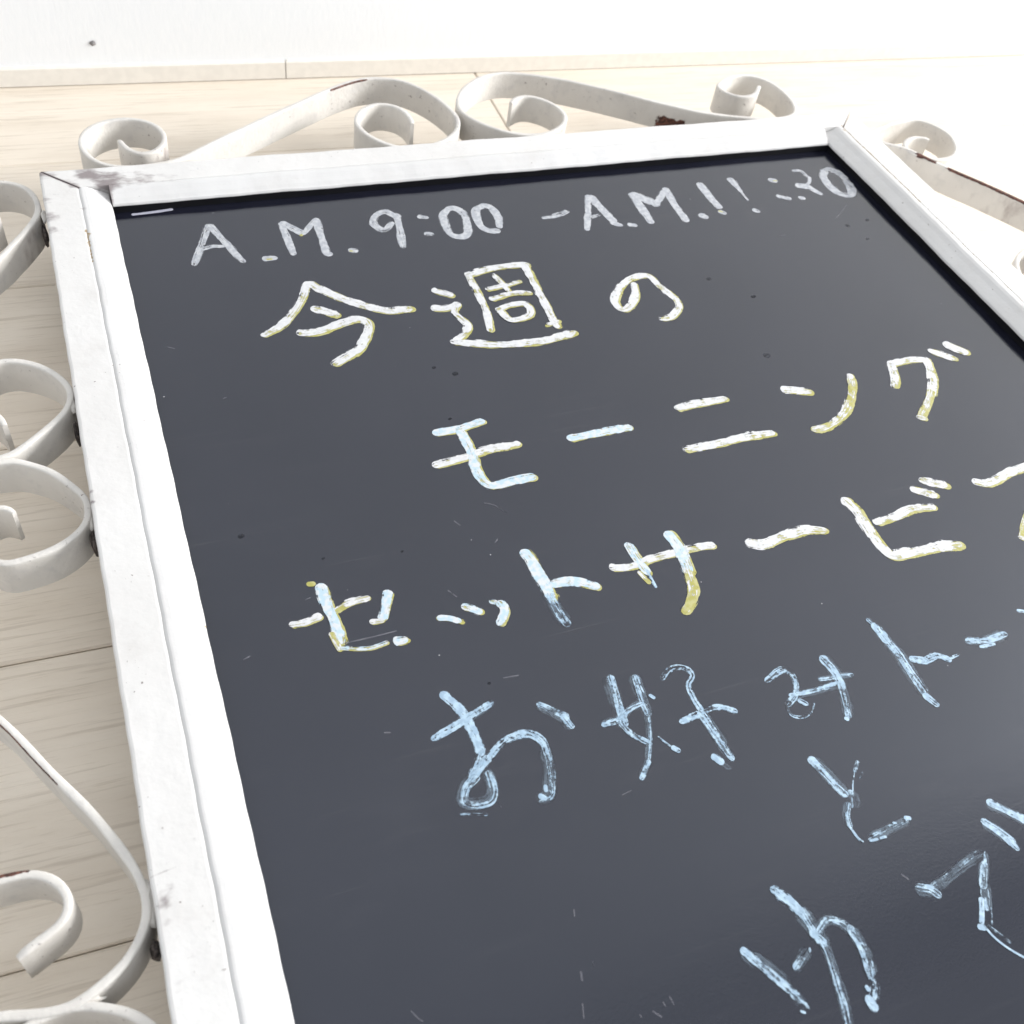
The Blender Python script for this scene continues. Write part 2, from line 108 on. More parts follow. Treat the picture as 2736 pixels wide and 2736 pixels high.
# ---------------------------------------------------------------- node helpers
class N:
    def __init__(s, name):
        s.mat = bpy.data.materials.new(name); s.mat.use_nodes = True
        s.t = s.mat.node_tree; s.b = s.t.nodes['Principled BSDF']; s.out = s.t.nodes['Material Output']
    def new(s, kind, **kw):
        n = s.t.nodes.new(kind)
        for k, v in kw.items(): setattr(n, k, v)
        return n
    def put(s, sock, v):
        if isinstance(v, bpy.types.NodeSocket): s.t.links.new(v, sock)
        else: sock.default_value = v
    def math(s, op, a, b=0.0, c=0.0, clamp=False):
        n = s.new('ShaderNodeMath', operation=op, use_clamp=clamp)
        for i, v in enumerate((a, b, c)): s.put(n.inputs[i], v)
        return n.outputs[0]
    def ramp(s, v, lo, hi, a=0.0, b=1.0, smooth=True):
        n = s.new('ShaderNodeMapRange', interpolation_type='SMOOTHSTEP' if smooth else 'LINEAR')
        for i, x in enumerate((v, lo, hi, a, b)): s.put(n.inputs[i], x)
        return n.outputs[0]
    def mix(s, f, a, b):
        n = s.new('ShaderNodeMix', data_type='RGBA')
        s.put(n.inputs[0], f); s.put(n.inputs[6], a); s.put(n.inputs[7], b)
        return n.outputs[2]
    def noise(s, vec, scale, detail=2.0, rough=0.5):
        n = s.new('ShaderNodeTexNoise')
        s.put(n.inputs['Vector'], vec); n.inputs['Scale'].default_value = scale
        n.inputs['Detail'].default_value = detail; n.inputs['Roughness'].default_value = rough
        return n.outputs['Fac']
    def scaled(s, vec, sc, loc=(0, 0, 0)):
        n = s.new('ShaderNodeMapping')
        s.put(n.inputs['Vector'], vec); n.inputs['Scale'].default_value = sc; s.put(n.inputs['Location'], loc)
        return n.outputs[0]
    def coord(s, which='Object'): return s.new('ShaderNodeTexCoord').outputs[which]
    def attr(s, name): return s.new('ShaderNodeAttribute', attribute_name=name).outputs['Fac']
    def bump(s, h, strength, dist):
        n = s.new('ShaderNodeBump'); n.inputs['Strength'].default_value = strength
        n.inputs['Distance'].default_value = dist; s.put(n.inputs['Height'], h)
        s.t.links.new(n.outputs[0], s.b.inputs['Normal'])
    def set(s, color=None, rough=None, spec=None):
        if color is not None: s.put(s.b.inputs['Base Color'], color)
        if rough is not None: s.put(s.b.inputs['Roughness'], rough)
        if spec is not None: s.put(s.b.inputs['Specular IOR Level'], spec)

def rgb(r, g, b): return (r, g, b, 1.0)

def frame_paint(name, base):
    n = N(name); o = n.coord()
    big = n.noise(o, 14, 3); fine = n.noise(o, 260, 3, 0.65)
    c = n.mix(n.ramp(big, 0.35, 0.7), base, rgb(base[0]*0.95, base[1]*0.945, base[2]*0.94))
    # hairline scuffs and pin-head specks in the old paint
    sc = n.noise(n.scaled(o, (210, 150, 210)), 1.0, 4, 0.7)
    c = n.mix(n.ramp(sc, 0.66, 0.74, 0, 0.40), c, rgb(0.42, 0.41, 0.41))
    sp = n.noise(o, 520, 1); patch = n.noise(o, 30, 1)
    spk = n.math('MULTIPLY', n.ramp(sp, 0.74, 0.78), n.ramp(patch, 0.55, 0.65))
    c = n.mix(n.math('MULTIPLY', spk, 0.8), c, rgb(0.12, 0.09, 0.08))
    gr = n.noise(n.scaled(o, (34, 34, 34), (3, 1, 2)), 1.0, 5, 0.7)
    c = n.mix(n.ramp(gr, 0.50, 0.75, 0, 0.30), c, rgb(0.50, 0.475, 0.45))
    # grime where the paint is dirty, smeared along the rails
    d = n.attr('dirt'); sm = n.noise(n.scaled(o, (90, 160, 120)), 1.0, 4, 0.6)
    g = n.ramp(n.math('ADD', n.math('MULTIPLY', d, 0.62), n.math('MULTIPLY', sm, 0.9)), 0.72, 1.06)
    c = n.mix(n.math('MULTIPLY', g, n.ramp(d, 0.02, 0.25)), c, rgb(0.25, 0.22, 0.22))
    r = n.attr('rust')
    rr = n.ramp(n.math('ADD', r, n.math('MULTIPLY', n.noise(o, 420, 3), 0.7)), 0.80, 0.92)
    c = n.mix(n.math('MULTIPLY', rr, n.ramp(r, 0.05, 0.15)), c, rgb(0.34, 0.25, 0.14))
    n.set(c, n.ramp(fine, 0.3, 0.7, 0.38, 0.55), 0.4)
    n.bump(n.math('ADD', n.noise(o, 90, 3), n.math('MULTIPLY', fine, 0.25)), 0.35, 0.0012)
    return n.mat

def scroll_paint():
    n = N('old_white_iron_paint'); o = n.coord()
    big = n.noise(o, 22, 3); mid = n.noise(o, 85, 4, 0.62); fine = n.noise(o, 380, 3, 0.6)
    c = n.mix(n.ramp(big, 0.35, 0.68), rgb(0.67, 0.645, 0.605), rgb(0.58, 0.555, 0.52))
    c = n.mix(n.ramp(mid, 0.50, 0.78, 0, 0.42), c, rgb(0.42, 0.41, 0.41))
    c = n.mix(n.math('MULTIPLY', n.ramp(fine, 0.64, 0.72), n.ramp(big, 0.44, 0.6)), c, rgb(0.20, 0.17, 0.16))
    r = n.attr('rust'); f2 = n.noise(o, 300, 4, 0.7)
    k = n.ramp(n.math('ADD', r, n.math('MULTIPLY', f2, 0.8)), 0.86, 0.94)
    k = n.math('MULTIPLY', k, n.ramp(r, 0.04, 0.12))
    c = n.mix(k, c, n.mix(n.ramp(n.noise(o, 500, 2), 0.4, 0.65), rgb(0.050, 0.020, 0.015), rgb(0.16, 0.06, 0.04)))
    d = n.attr('dirt')
    g = n.ramp(n.math('ADD', d, n.math('MULTIPLY', n.noise(n.scaled(o, (140, 90, 60)), 1.0, 4), 0.8)), 0.8, 1.15)
    c = n.mix(n.math('MULTIPLY', g, n.ramp(d, 0.05, 0.2)), c, rgb(0.23, 0.18, 0.17))
    n.set(c, n.ramp(mid, 0.4, 0.7, 0.42, 0.62), 0.45)
    h = n.math('ADD', n.math('MULTIPLY', mid, 0.8), n.math('MULTIPLY', fine, 0.3))
    n.bump(n.math('SUBTRACT', h, n.math('MULTIPLY', k, 0.4)), 0.55, 0.0014)
    return n.mat

def weld_metal():
    n = N('dark_weld_metal'); o = n.coord()
    f = n.noise(o, 500, 3)
    n.set(n.mix(n.ramp(f, 0.45, 0.62), rgb(0.020, 0.013, 0.012), rgb(0.10, 0.08, 0.07)), 0.6)
    n.bump(f, 0.6, 0.001)
    return n.mat

def board_black():
    n = N('glossy_blackboard_paint'); o = n.coord()
    fine = n.noise(o, 900, 2, 0.6); cloud = n.noise(o, 9, 3)
    c = n.mix(n.ramp(cloud, 0.3, 0.7), rgb(0.0085, 0.0092, 0.0165), rgb(0.0115, 0.0122, 0.0205))
    # settled dust: tiny pale flecks, thin on the ground
    v = n.new('ShaderNodeTexVoronoi'); n.put(v.inputs['Vector'], o); v.inputs['Scale'].default_value = 170
    sep = n.new('ShaderNodeSeparateColor'); n.t.links.new(v.outputs['Color'], sep.inputs[0])
    pick = n.ramp(sep.outputs[0], 0.935, 0.94)
    size = n.math('MULTIPLY', sep.outputs[1], 0.075)
    dot = n.math('MULTIPLY', n.math('LESS_THAN', v.outputs['Distance'], size), pick)
    c = n.mix(n.math('MULTIPLY', dot, 0.8), c, rgb(0.42, 0.42, 0.43))
    # faint wiping streaks
    st = n.noise(n.scaled(o, (7, 330, 1)), 1.0, 4, 0.7)
    c = n.mix(n.ramp(st, 0.56, 0.8, 0, 0.30), c, rgb(0.055, 0.055, 0.06))
    wipe = n.math('MULTIPLY', n.noise(n.scaled(o, (5, 16, 1)), 1.0, 4, 0.6), n.noise(n.scaled(o, (40, 170, 1)), 1.0, 3, 0.6))
    c = n.mix(n.ramp(wipe, 0.27, 0.45, 0, 0.07), c, rgb(0.07, 0.07, 0.078))
    n.set(c, n.ramp(n.math('ADD', n.math('MULTIPLY', fine, 0.5), n.math('MULTIPLY', cloud, 0.5)), 0.35, 0.65, 0.075, 0.12), 0.85)
    n.put(n.b.inputs['Specular Tint'], rgb(0.88, 0.925, 1.0))
    n.bump(fine, 0.08, 0.0004)
    return n.mat

def plain(name, c, rough=0.5, spec=0.5, var=0.13):
    n = N(name); o = n.coord()
    f = n.noise(o, 150, 3)
    n.set(n.mix(n.ramp(f, 0.35, 0.65), rgb(*[x*(1-var) for x in c]), rgb(*[x*(1+var*0.7) for x in c])), rough, spec)
    n.bump(f, 0.2, 0.0006)
    return n.mat

def marker_paint(name, c1, c2, low, patch, amax=1.0, soft=0.18, blotch=0.85):
    """brushed marker paint: ragged rim, dry streaks along the stroke; cover comes from each stroke"""
    n = N(name)
    uv = n.new('ShaderNodeUVMap', uv_map='stroke').outputs[0]
    streak = n.noise(n.scaled(uv, (0.07, 1.25, 1)), 1.0, 3, 0.6)
    blot = n.noise(uv, 0.62, 4, 0.62); lowf = n.noise(uv, 0.16, 2)
    cov = n.attr('cover'); v = n.attr('across')
    edge = n.ramp(v, 0.62, 1.0, 0.0, 0.62)
    val = n.math('ADD', cov, n.math('MULTIPLY', n.math('SUBTRACT', streak, 0.5), 2.1))
    val = n.math('ADD', val, n.math('MULTIPLY', n.math('SUBTRACT', blot, 0.5), blotch))
    val = n.math('ADD', val, n.math('MULTIPLY', n.math('SUBTRACT', lowf, 0.5), patch))
    val = n.math('SUBTRACT', val, edge)
    a = n.ramp(val, low, low + soft, 0.0, amax)
    tint = n.ramp(n.noise(uv, 0.35, 3), 0.42, 0.6)
    n.set(n.mix(tint, c1, c2), 0.55, 0.35)
    n.put(n.b.inputs['Alpha'], a)
    n.bump(n.math('ADD', streak, blot), 0.4, 0.0003)
    return n.mat

def wood():
    n = N('pale_oak_flooring'); o = n.coord()
    info = n.new('ShaderNodeObjectInfo').outputs['Random']
    off = n.new('ShaderNodeCombineXYZ')
    n.put(off.inputs[0], n.math('MULTIPLY', info, 37.0)); n.put(off.inputs[1], n.math('MULTIPLY', info, 11.0))
    broad = n.noise(n.scaled(o, (1.6, 26, 1), off.outputs[0]), 1.0, 4, 0.6)
    wob = n.noise(n.scaled(o, (9, 60, 1), off.outputs[0]), 1.0, 2)
    line = n.noise(n.scaled(o, (13, 360, 1), off.outputs[0]), 1.0, 3, 0.65)
    pore = n.noise(n.scaled(o, (45, 900, 1), off.outputs[0]), 1.0, 2, 0.6)
    c = n.mix(n.ramp(broad, 0.33, 0.68), rgb(0.76, 0.68, 0.575), rgb(0.68, 0.60, 0.50))
    c = n.mix(n.ramp(wob, 0.35, 0.7, 0, 0.5), c, rgb(0.79, 0.715, 0.615))
    c = n.mix(n.ramp(line, 0.53, 0.68, 0, 0.44), c, rgb(0.47, 0.40, 0.325))
    c = n.mix(n.ramp(pore, 0.58, 0.72, 0, 0.35), c, rgb(0.48, 0.40, 0.31))
    n.set(c, n.ramp(line, 0.4, 0.65, 0.42, 0.6), 0.4)
    n.bump(n.math('ADD', n.math('MULTIPLY', line, -1.0), n.math('MULTIPLY', pore, -0.4)), 0.5, 0.0008)
    return n.mat

def wallpaper():
    n = N('white_wallpaper'); o = n.coord()
    w = n.noise(n.scaled(o, (420, 300, 120)), 1.0, 3, 0.6)
    n.set(n.mix(w, rgb(0.80, 0.82, 0.84), rgb(0.86, 0.87, 0.88)), 0.8, 0.2)
    n.bump(w, 0.16, 0.0006)
    return n.mat

M_FRAME = frame_paint('white_gloss_frame_paint', (0.665, 0.655, 0.642, 1))
M_BEAD = frame_paint('white_bead_paint', (0.625, 0.62, 0.615, 1))
M_SCROLL = scroll_paint()
M_WELD = weld_metal()
M_BOARD = board_black()
M_REBATE = plain('black_rebate_paint', (0.006, 0.006, 0.008), 0.75, 0.15)
M_BACK = plain('grey_back_paint', (0.25, 0.24, 0.23), 0.7)
M_WOOD = wood()
M_SKIRT = plain('cream_skirting', (0.78, 0.745, 0.685), 0.5, 0.4, 0.03)
M_WALL = wallpaper()
M_GAP = plain('dark_joint', (0.10, 0.08, 0.06), 0.9)
M_SMEAR = plain('lilac_grey_smear', (0.42, 0.42, 0.50), 0.5)
M_FLECK = plain('grey_fleck', (0.22, 0.21, 0.21), 0.8)
PAINT = {
    'g': marker_paint('thin_white_marker', rgb(0.42, 0.44, 0.48), rgb(0.56, 0.575, 0.60), 0.32, 0.9, 0.86, 0.42),
    'w': marker_paint('white_marker', rgb(0.57, 0.575, 0.59), rgb(0.63, 0.635, 0.64), 0.44, 2.0, 1.0, 0.26),
    'm': marker_paint('white_marker_tinged_blue', rgb(0.58, 0.605, 0.625), rgb(0.42, 0.55, 0.64), 0.42, 1.6, 1.0, 0.26),
    'b': marker_paint('sky_blue_marker', rgb(0.30, 0.42, 0.54), rgb(0.42, 0.56, 0.68), 0.47, 1.0, 0.95, 0.36, 1.3),
    'h': marker_paint('smeared_blue_haze', rgb(0.30, 0.40, 0.50), rgb(0.36, 0.47, 0.57), 0.30, 0.9, 0.22, 0.5),
    'y': marker_paint('olive_yellow_marker', rgb(0.36, 0.34, 0.095), rgb(0.43, 0.41, 0.19), 0.30, 0.4),
    'l': marker_paint('lilac_grey_smear', rgb(0.44, 0.44, 0.53), rgb(0.50, 0.50, 0.58), 0.30, 0.2, 0.9),
    's': marker_paint('pale_scratch', rgb(0.24, 0.24, 0.27), rgb(0.17, 0.17, 0.20), 0.46, 0.9, 0.5),
    'd': marker_paint('dark_spot', rgb(0.004, 0.004, 0.005), rgb(0.006, 0.006, 0.007), 0.46, 0.5, 0.38),
}
for _k in PAINT: PAINT[_k].use_transparent_shadow = True
# the dark spots are dull, so they do not mirror the room
_p = PAINT['d'].node_tree.nodes['Principled BSDF']; _p.inputs['Roughness'].default_value = 0.95
_p.inputs['Specular IOR Level'].default_value = 0.1

# ---------------------------------------------------------------- mesh helpers
def make(name, verts, faces, mat, parent=None, attrs=None, uv=None, smooth=False, loc=None, mats=None, fmat=None):
    me = bpy.data.meshes.new(name)
    me.from_pydata(verts, [], faces)
    for m in (mats or [mat]): me.materials.append(m)
    if fmat: me.polygons.foreach_set('material_index', fmat)
    for k, vals in (attrs or {}).items():
        at = me.attributes.new(k, 'FLOAT', 'POINT'); at.data.foreach_set('value', vals)
    if uv:
        lay = me.uv_layers.new(name='stroke')
        for lp in me.loops: lay.data[lp.index].uv = uv[lp.vertex_index]
    if smooth: me.polygons.foreach_set('use_smooth', [True]*len(me.polygons))
    me.update()
    o = bpy.data.objects.new(name, me); col.objects.link(o)
    if parent is not None: o.parent = parent
    if loc: o.location = loc
    return o

def box(x0, x1, y0, y1, z0, z1, bev=0.0):
    """box with its upper edges chamfered by bev"""
    if bev <= 0:
        v = [(x, y, z) for z in (z0, z1) for x, y in ((x0, y0), (x1, y0), (x1, y1), (x0, y1))]
        f = [(3, 2, 1, 0), (4, 5, 6, 7)] + [(i, (i+1) % 4, 4+(i+1) % 4, 4+i) for i in range(4)]
        return v, f
    v = [(x, y, z) for z in (z0, z1-bev) for x, y in ((x0, y0), (x1, y0), (x1, y1), (x0, y1))]
    v += [(x, y, z1) for x, y in ((x0+bev, y0+bev), (x1-bev, y0+bev), (x1-bev, y1-bev), (x0+bev, y1-bev))]
    f = [(3, 2, 1, 0), (8, 9, 10, 11)]
    for a in (0, 4): f += [(a+i, a+(i+1) % 4, a+4+(i+1) % 4, a+4+i) for i in range(4)]
    return v, f

def spline(pts, step, passes=0):
    """Catmull-Rom through pts, resampled at even spacing"""
    P = [Vector(p[:2]) for p in pts]
    P = [P[0]*2-P[1]] + P + [P[-1]*2-P[-2]]
    raw = []
    for i in range(1, len(P)-2):
        a, b, c, d = P[i-1], P[i], P[i+1], P[i+2]
        for k in range(12):
            t = k/12
            raw.append(0.5*((2*b) + (c-a)*t + (2*a-5*b+4*c-d)*t*t + (3*b-a-3*c+d)*t*t*t))
    raw.append(P[-2])
    out = [raw[0]]; acc = 0.0
    total = sum((b-a).length for a, b in zip(raw, raw[1:]))
    n = max(2, int(total/step)); st = total/n
    want = st
    for a, b in zip(raw, raw[1:]):
        L = (b-a).length
        while L > 0 and acc+L >= want-1e-9 and len(out) < n:
            out.append(a+(b-a)*((want-acc)/L)); want += st
        acc += L
    out.append(raw[-1])
    for _ in range(passes):
        out = [out[0]] + [(out[i-1]+out[i]*2+out[i+1])/4 for i in range(1, len(out)-1)] + [out[-1]]
    return out, total

def normals(path):
    res = []
    for i in range(len(path)):
        t = path[min(i+1, len(path)-1)] - path[max(i-1, 0)]
        t = t.normalized() if t.length else Vector((1, 0))
        res.append(Vector((-t.y, t.x)))
    return res

def spots(x, y, lst):
    best = 0.0
    for sx, sy, r, s in lst:
        d = math.hypot((x-sx), (y-sy))/r
        if d < 1: best = max(best, s*(1-d*d))
    return best

def segspots(x, y, lst, side=0):
    best = 0.0
    for ax, ay, bx_, by_, r, s, *flag in lst:
        if flag and flag[0] and flag[0] != side: continue
        if side == 3 and not (flag and flag[0] == 3): continue
        vx, vy = bx_-ax, by_-ay; L = vx*vx+vy*vy
        t = max(0, min(1, ((x-ax)*vx+(y-ay)*vy)/L)) if L else 0
        d = math.hypot(x-ax-vx*t, y-ay-vy*t)/r
        if d < 1: best = max(best, s*(1-d*d))
    return best

# ---------------------------------------------------------------- the setting: floor, skirting, wall
SKEW = math.radians(-2.1)          # the boards of the floor run slightly askew to the sign
floor_root = bpy.data.objects.new('floor', None); col.objects.link(floor_root)
floor_root['kind'] = 'structure'; floor_root['label'] = 'pale oak board floor under the sign'
floor_root.location = (-0.05, 0.0, 0.0); floor_root.rotation_euler.z = SKEW
v, f = box(-1.6, 2.4, -1.1, 0.84, -0.03, -0.0035)
make('underlay', v, f, M_GAP, floor_root)
PITCH, FIRST, WALL_Y = 0.1386, 0.0206, 0.8215
joint_x = {5: 0.352, 4: -0.52, 3: 0.95, 2: -0.55, 1: 0.62, 0: -0.36}
for r in range(-8, 6):
    y0, y1 = FIRST+PITCH*r, FIRST+PITCH*(r+1)
    y1 = min(y1, WALL_Y+0.012)
    j0 = joint_x.get(r, random.uniform(-0.5, 0.4))
    xs = [-1.6] + sorted(x for x in (j0-0.91, j0, j0+0.91, j0+1.82) if -1.5 < x < 2.3) + [2.4]
    for a, b in zip(xs, xs[1:]):
        v, f = box(-(b-a)/2+0.0003, (b-a)/2-0.0003, -(y1-y0)/2+0.0003, (y1-y0)/2-0.0003, -0.012, 0.0, 0.0009)
        make('plank', v, f, M_WOOD, floor_root, loc=((a+b)/2, (y0+y1)/2, random.uniform(-0.00015, 0.00015)))

skirt = bpy.data.objects.new('skirting', None); col.objects.link(skirt)
skirt['kind'] = 'structure'; skirt['label'] = 'low cream skirting strip along the foot of the wall'
skirt.location = (-0.05, 0, 0); skirt.rotation_euler.z = SKEW
for a, b in ((-1.6, -0.72), (-0.72, 0.1886), (0.1886, 1.16), (1.16, 2.4)):
    v, f = box(a+0.0004, b-0.0004, WALL_Y, WALL_Y+0.012, 0.0005, 0.0148, 0.0012)
    make('skirting_strip', v, f, M_SKIRT, skirt)
v, f = box(-2.5, 4.5, WALL_Y+0.0035, WALL_Y+0.12, -0.03, 5.5)
wall = make('wall', v, f, M_WALL, loc=(-0.05, 0, 0))
wall.rotation_euler.z = SKEW
wall['kind'] = 'structure'; wall['label'] = 'white papered wall behind the sign'
# a small grey mark on the wallpaper
vv = [(0.0028*math.cos(t)*random.uniform(.7, 1.1), 0.0, 0.0022*math.sin(t)*random.uniform(.7, 1.1)) for t in [k*math.pi/5 for k in range(10)]]
make('wall_mark', [(0, -0.0012, 0)]+vv, [(0, (k+1) % 10+1, k+1) for k in range(10)], M_FLECK, wall, loc=(0.0445, WALL_Y+0.0030, 0.0312))

# ---------------------------------------------------------------- the sign
X0, X1, Y0, Y1 = -25.4, 577.0, -362.0, 613.0      # outer edges of the frame (mm)
BX, BY = (X0+X1)/2, (Y0+Y1)/2
sign = bpy.data.objects.new('menu_sign', None); col.objects.link(sign)
sign.location = (BX/1000, BY/1000, 0)
sign['label'] = 'handwritten black menu board in a worn white frame with iron scrolls'
sign['category'] = 'sign'
def S(x, y, z): return ((x-BX)/1000, (y-BY)/1000, z/1000+FRONT)

FRAME_DIRT = [(2, 606, 11, 1.0), (13, 598, 15, 1.0), (30, 596, 16, 0.75), (48, 596, 14, 0.5), (-23, 566, 9, 0.9),
              (-24, 583, 8, 0.75), (-23, 551, 6, 0.8), (-18, 603, 16, 0.5), (-8, 596, 7, 0.75), (-23, 608, 7, 0.8),
              (-21.5, 147, 5, 0.9), (-22, 140, 5, 0.6), (-19, 152, 6, 0.5), (-12, 120, 16, 0.45), (-15, 190, 14, 0.35), (6, 250, 8, 0.5), (8, 330, 9, 0.35), (-24.5, 345, 3.5, 1.0),
              (-24.6, 338, 3, 1.0), (3, 170, 6, 0.4), (562, 600, 9, 0.4), (556, 500, 14, 0.45), (560, 470, 12, 0.35), (5, 110, 10, 0.4), (-4, 568, 6, 0.7)]
FRAME_RUST = [(-4.2, 545, 5, 0.55), (-4.2, 535, 4, 0.55), (-4.2, 522, 4, 0.45), (554.8, 560, 6, 0.5), (555, 552, 4, 0.5), (554.5, 588, 5, 0.55), (-24.5, 162, 3, 0.45),
              (11.7, 300, 1.6, 0.8), (11.9, 372, 1.4, 0.6), (12, 215, 1.8, 0.6), (11.9, 262, 1.2, 0.7)]

FRAME_LINES = [(-4.9, 549, -4.7, 516, 1.1, .60), (555.4, 594, 555.4, 488, 1.2, .60), (555.4, 470, 555.4, 330, 1.0, .5)]
FRAME_CRACK = [(X0, Y1, X0+21, Y1-21, 1.6, 1.0), (X1, Y1, X1-21, Y1-21, 1.3, .9), (X0, Y1, X0+6, Y1, 1.2, .9), (X0, Y1-3, X0, Y1, 1.5, .9),
               (11.9, 592, 13.0, 579, 1.0, .8), (538, 593, 537, 580, 0.9, .7), (-24.6, 158, -14, 159.5, .55, .55), (-14, 159.5, -5, 162.5, .55, .55)]
def rail(name, mat, parent, prof, edge, length_from, length_to, horizontal, mitre, sign_in, dirt_on=True, step=3.0):
    """sweep a profile (distance from the outer edge, z) along one side; mitre>0 shortens each end with the distance"""
    n = max(2, int(abs(length_to-length_from)/step))
    verts, dirt, rust = [], [], []
    ts = [i/n for i in range(n+1)]
    if mitre:
        e = 1.0/abs(length_to-length_from)
        extra = [1.0*e, 1.9*e, 1-1.0*e, 1-1.9*e]
        if not horizontal and edge == X0: extra += [(y-length_from)*e for y in (156.5, 157.2, 157.9, 158.5, 159.1, 159.7, 160.4, 161.2, 162, 162.8)]
        ts = sorted(set(ts+extra)); n = len(ts)-1
    for t in ts:
        for (s, z) in prof:
            m = s if mitre else 0.0
            a = length_from + m*(1 if length_to > length_from else -1)
            b = length_to - m*(1 if length_to > length_from else -1)
            L = a+(b-a)*t
            wob = 0.16*math.sin(L*0.043+edge)+0.10*math.sin(L*0.13+edge*2.1)
            zz = z + (wob if z > -9 else 0)
            ss = s + (0.12*math.sin(L*0.09+1.3)+0.10*math.sin(L*0.31) if z > -9 else 0)
            x, y = (L, edge+sign_in*ss) if horizontal else (edge+sign_in*ss, L)
            verts.append(S(x, y, zz))
            dirt.append(max(spots(x, y, FRAME_DIRT), 1.2*segspots(x, y, FRAME_CRACK))); rust.append(max(spots(x, y, FRAME_RUST), segspots(x, y, FRAME_LINES)))
    k = len(prof); faces = []
    for i in range(n):
        for j in range(k):
            a, b = i*k+j, i*k+(j+1) % k
            faces.append((a, b, b+k, a+k))
    faces.append(tuple(range(k-1, -1, -1))); faces.append(tuple(range(n*k, n*k+k)))
    return make(name, verts, faces, mat, parent, {'dirt': dirt, 'rust': rust})

def band_profile(w):
    return [(0.0, -26), (0.0, -1.6), (0.25, -0.7), (0.8, -0.2), (1.7, 0.0), (4, 0.0), (7, 0), (10, 0), (13, 0), (16, 0), (w-1.2, 0.0), (w-0.5, -0.08), (w, -0.28), (w, -26)]
def bead_profile(a, lip):
    w = lip-a
    return [(a-0.3, -11.5), (a-0.3, -0.75), (a+0.1, -0.38), (a+0.6, -0.08), (a+1.4, 0.18), (a+2.2, 0.22), (a+w*0.24, 0.05), (a+w*0.36, -0.7), (a+w*0.55, -2.4), (a+w*0.75, -3.9), (lip-1.6, -5.2), (lip-0.5, -5.8), (lip, -6.8), (lip, -7.3), (lip-2.5, -7.3), (lip-2.5, -11.5)]
def rebate_profile(lip): return [(lip-2.0, -11.95), (lip-2.0, -7.35), (lip-0.35, -7.35), (lip-0.35, -11.95)]

G = 0.75                                            # half of the open crack at each mitre
SIDES = [  # edge, from, to, horizontal, inward, band width, lip
    ('left', X0, Y0+G, Y1-G, False, 1, 20.5, 37.5),
    ('right', X1, Y0+G, Y1-G, False, -1, 21.5, 39.5),
    ('top', Y1, X0+G, X1-G, True, -1, 20.0, 33.0),
    ('bottom', Y0, X0+G, X1-G, True, 1, 20.0, 33.0)]
LIP = {s[0]: s for s in SIDES}
for nm, edge, a, b, hor, inw, w, lip in SIDES:
    r = rail('frame_rail', M_FRAME, sign, band_profile(w), edge, a, b, hor, True, inw)
    if hor:   # the level beads butt against the upright ones
        rail('glazing_bead', M_BEAD, r, bead_profile(w, lip), edge, X0+37.9, X1-39.9, True, False, inw)
        rail('black_rebate', M_REBATE, r, rebate_profile(lip), edge, X0+36.5, X1-38.5, True, False, inw, step=60)
    else:
        rail('glazing_bead', M_BEAD, r, bead_profile(w, lip), edge, Y0+20.6, Y1-20.6, False, False, inw)
        rail('black_rebate', M_REBATE, r, rebate_profile(lip), edge, Y0+32, Y1-32, False, False, inw, step=60)
# the rear leaf the sign stands on, folded flat
for (xa, xb, ya, yb) in ((X0+3, X0+28, Y0+3, Y1-3), (X1-28, X1-3, Y0+3, Y1-3), (X0+28.5, X1-28.5, Y1-28, Y1-3), (X0+28.5, X1-28.5, Y0+3, Y0+28)):
    a = S(xa, ya, -55); b = S(xb, yb, -26.5)
    v, f = box(a[0], b[0], a[1], b[1], a[2], b[2])
    make('rear_rail', v, f, M_BACK, sign)
# blackboard panel
BOARD_Z = -12.0
a = S(X0+21.5, Y0+21, -18); b = S(X1-22.5, Y1-21, BOARD_Z)
v, f = box(a[0], b[0], a[1], b[1], a[2], b[2])
board = make('board', v, f, M_BOARD, sign)

# ---------------------------------------------------------------- iron scrolls
SCROLL_RUST = [  # x0 y0 x1 y1 radius strength (side of the strip: -1, 1, 0 both)
    (430, 651, 442, 643, 8.5, .80, 2), (2, 660, 10, 673, 5.0, 1.2, -1), (10, 673, 28, 679, 5, 1.2, -1), (178, 703, 204, 713, 5, 1.1, -1),
    (619, 531, 662, 464, 4, .80, 3), (604, 554, 612, 542, 3, .7, 3), (660, 465, 690, 420, 4, .8, 1), (-72, 240, -54, 208, 4, 1.1, -1), (-52, 204, -46, 193, 3.5, .6, -1),
    (32, 658, 36, 652, 1.6, .45, 0), (-77, 176, -66, 176.5, 4, 1.0, 1), (620, 612, 628, 606, 2, .5, 0), (-26, 164, -25, 156, 1.6, .5, 0),
    (585, 595, 592, 588, 3, .4, 0), (345, 640, 350, 638, 2, .35, 0), (-80, 520, -60, 540, 6, .4, 0), (300, 705, 312, 700, 3, .35, 0)]
SCROLL_DIRT = [(-66, 516, 26, .75), (-40, 560, 16, .55), (50, 640, 26, .45), (560, 640, 22, .35), (640, 490, 40, .5), (-70, 108, 22, .5), (-30, 120, 20, .35),
               (-50, 320, 40, .3), (420, 630, 30, .3), (20, 640, 30, .4), (600, 600, 24, .4), (170, 650, 26, .35), (220, 690, 30, .35)]

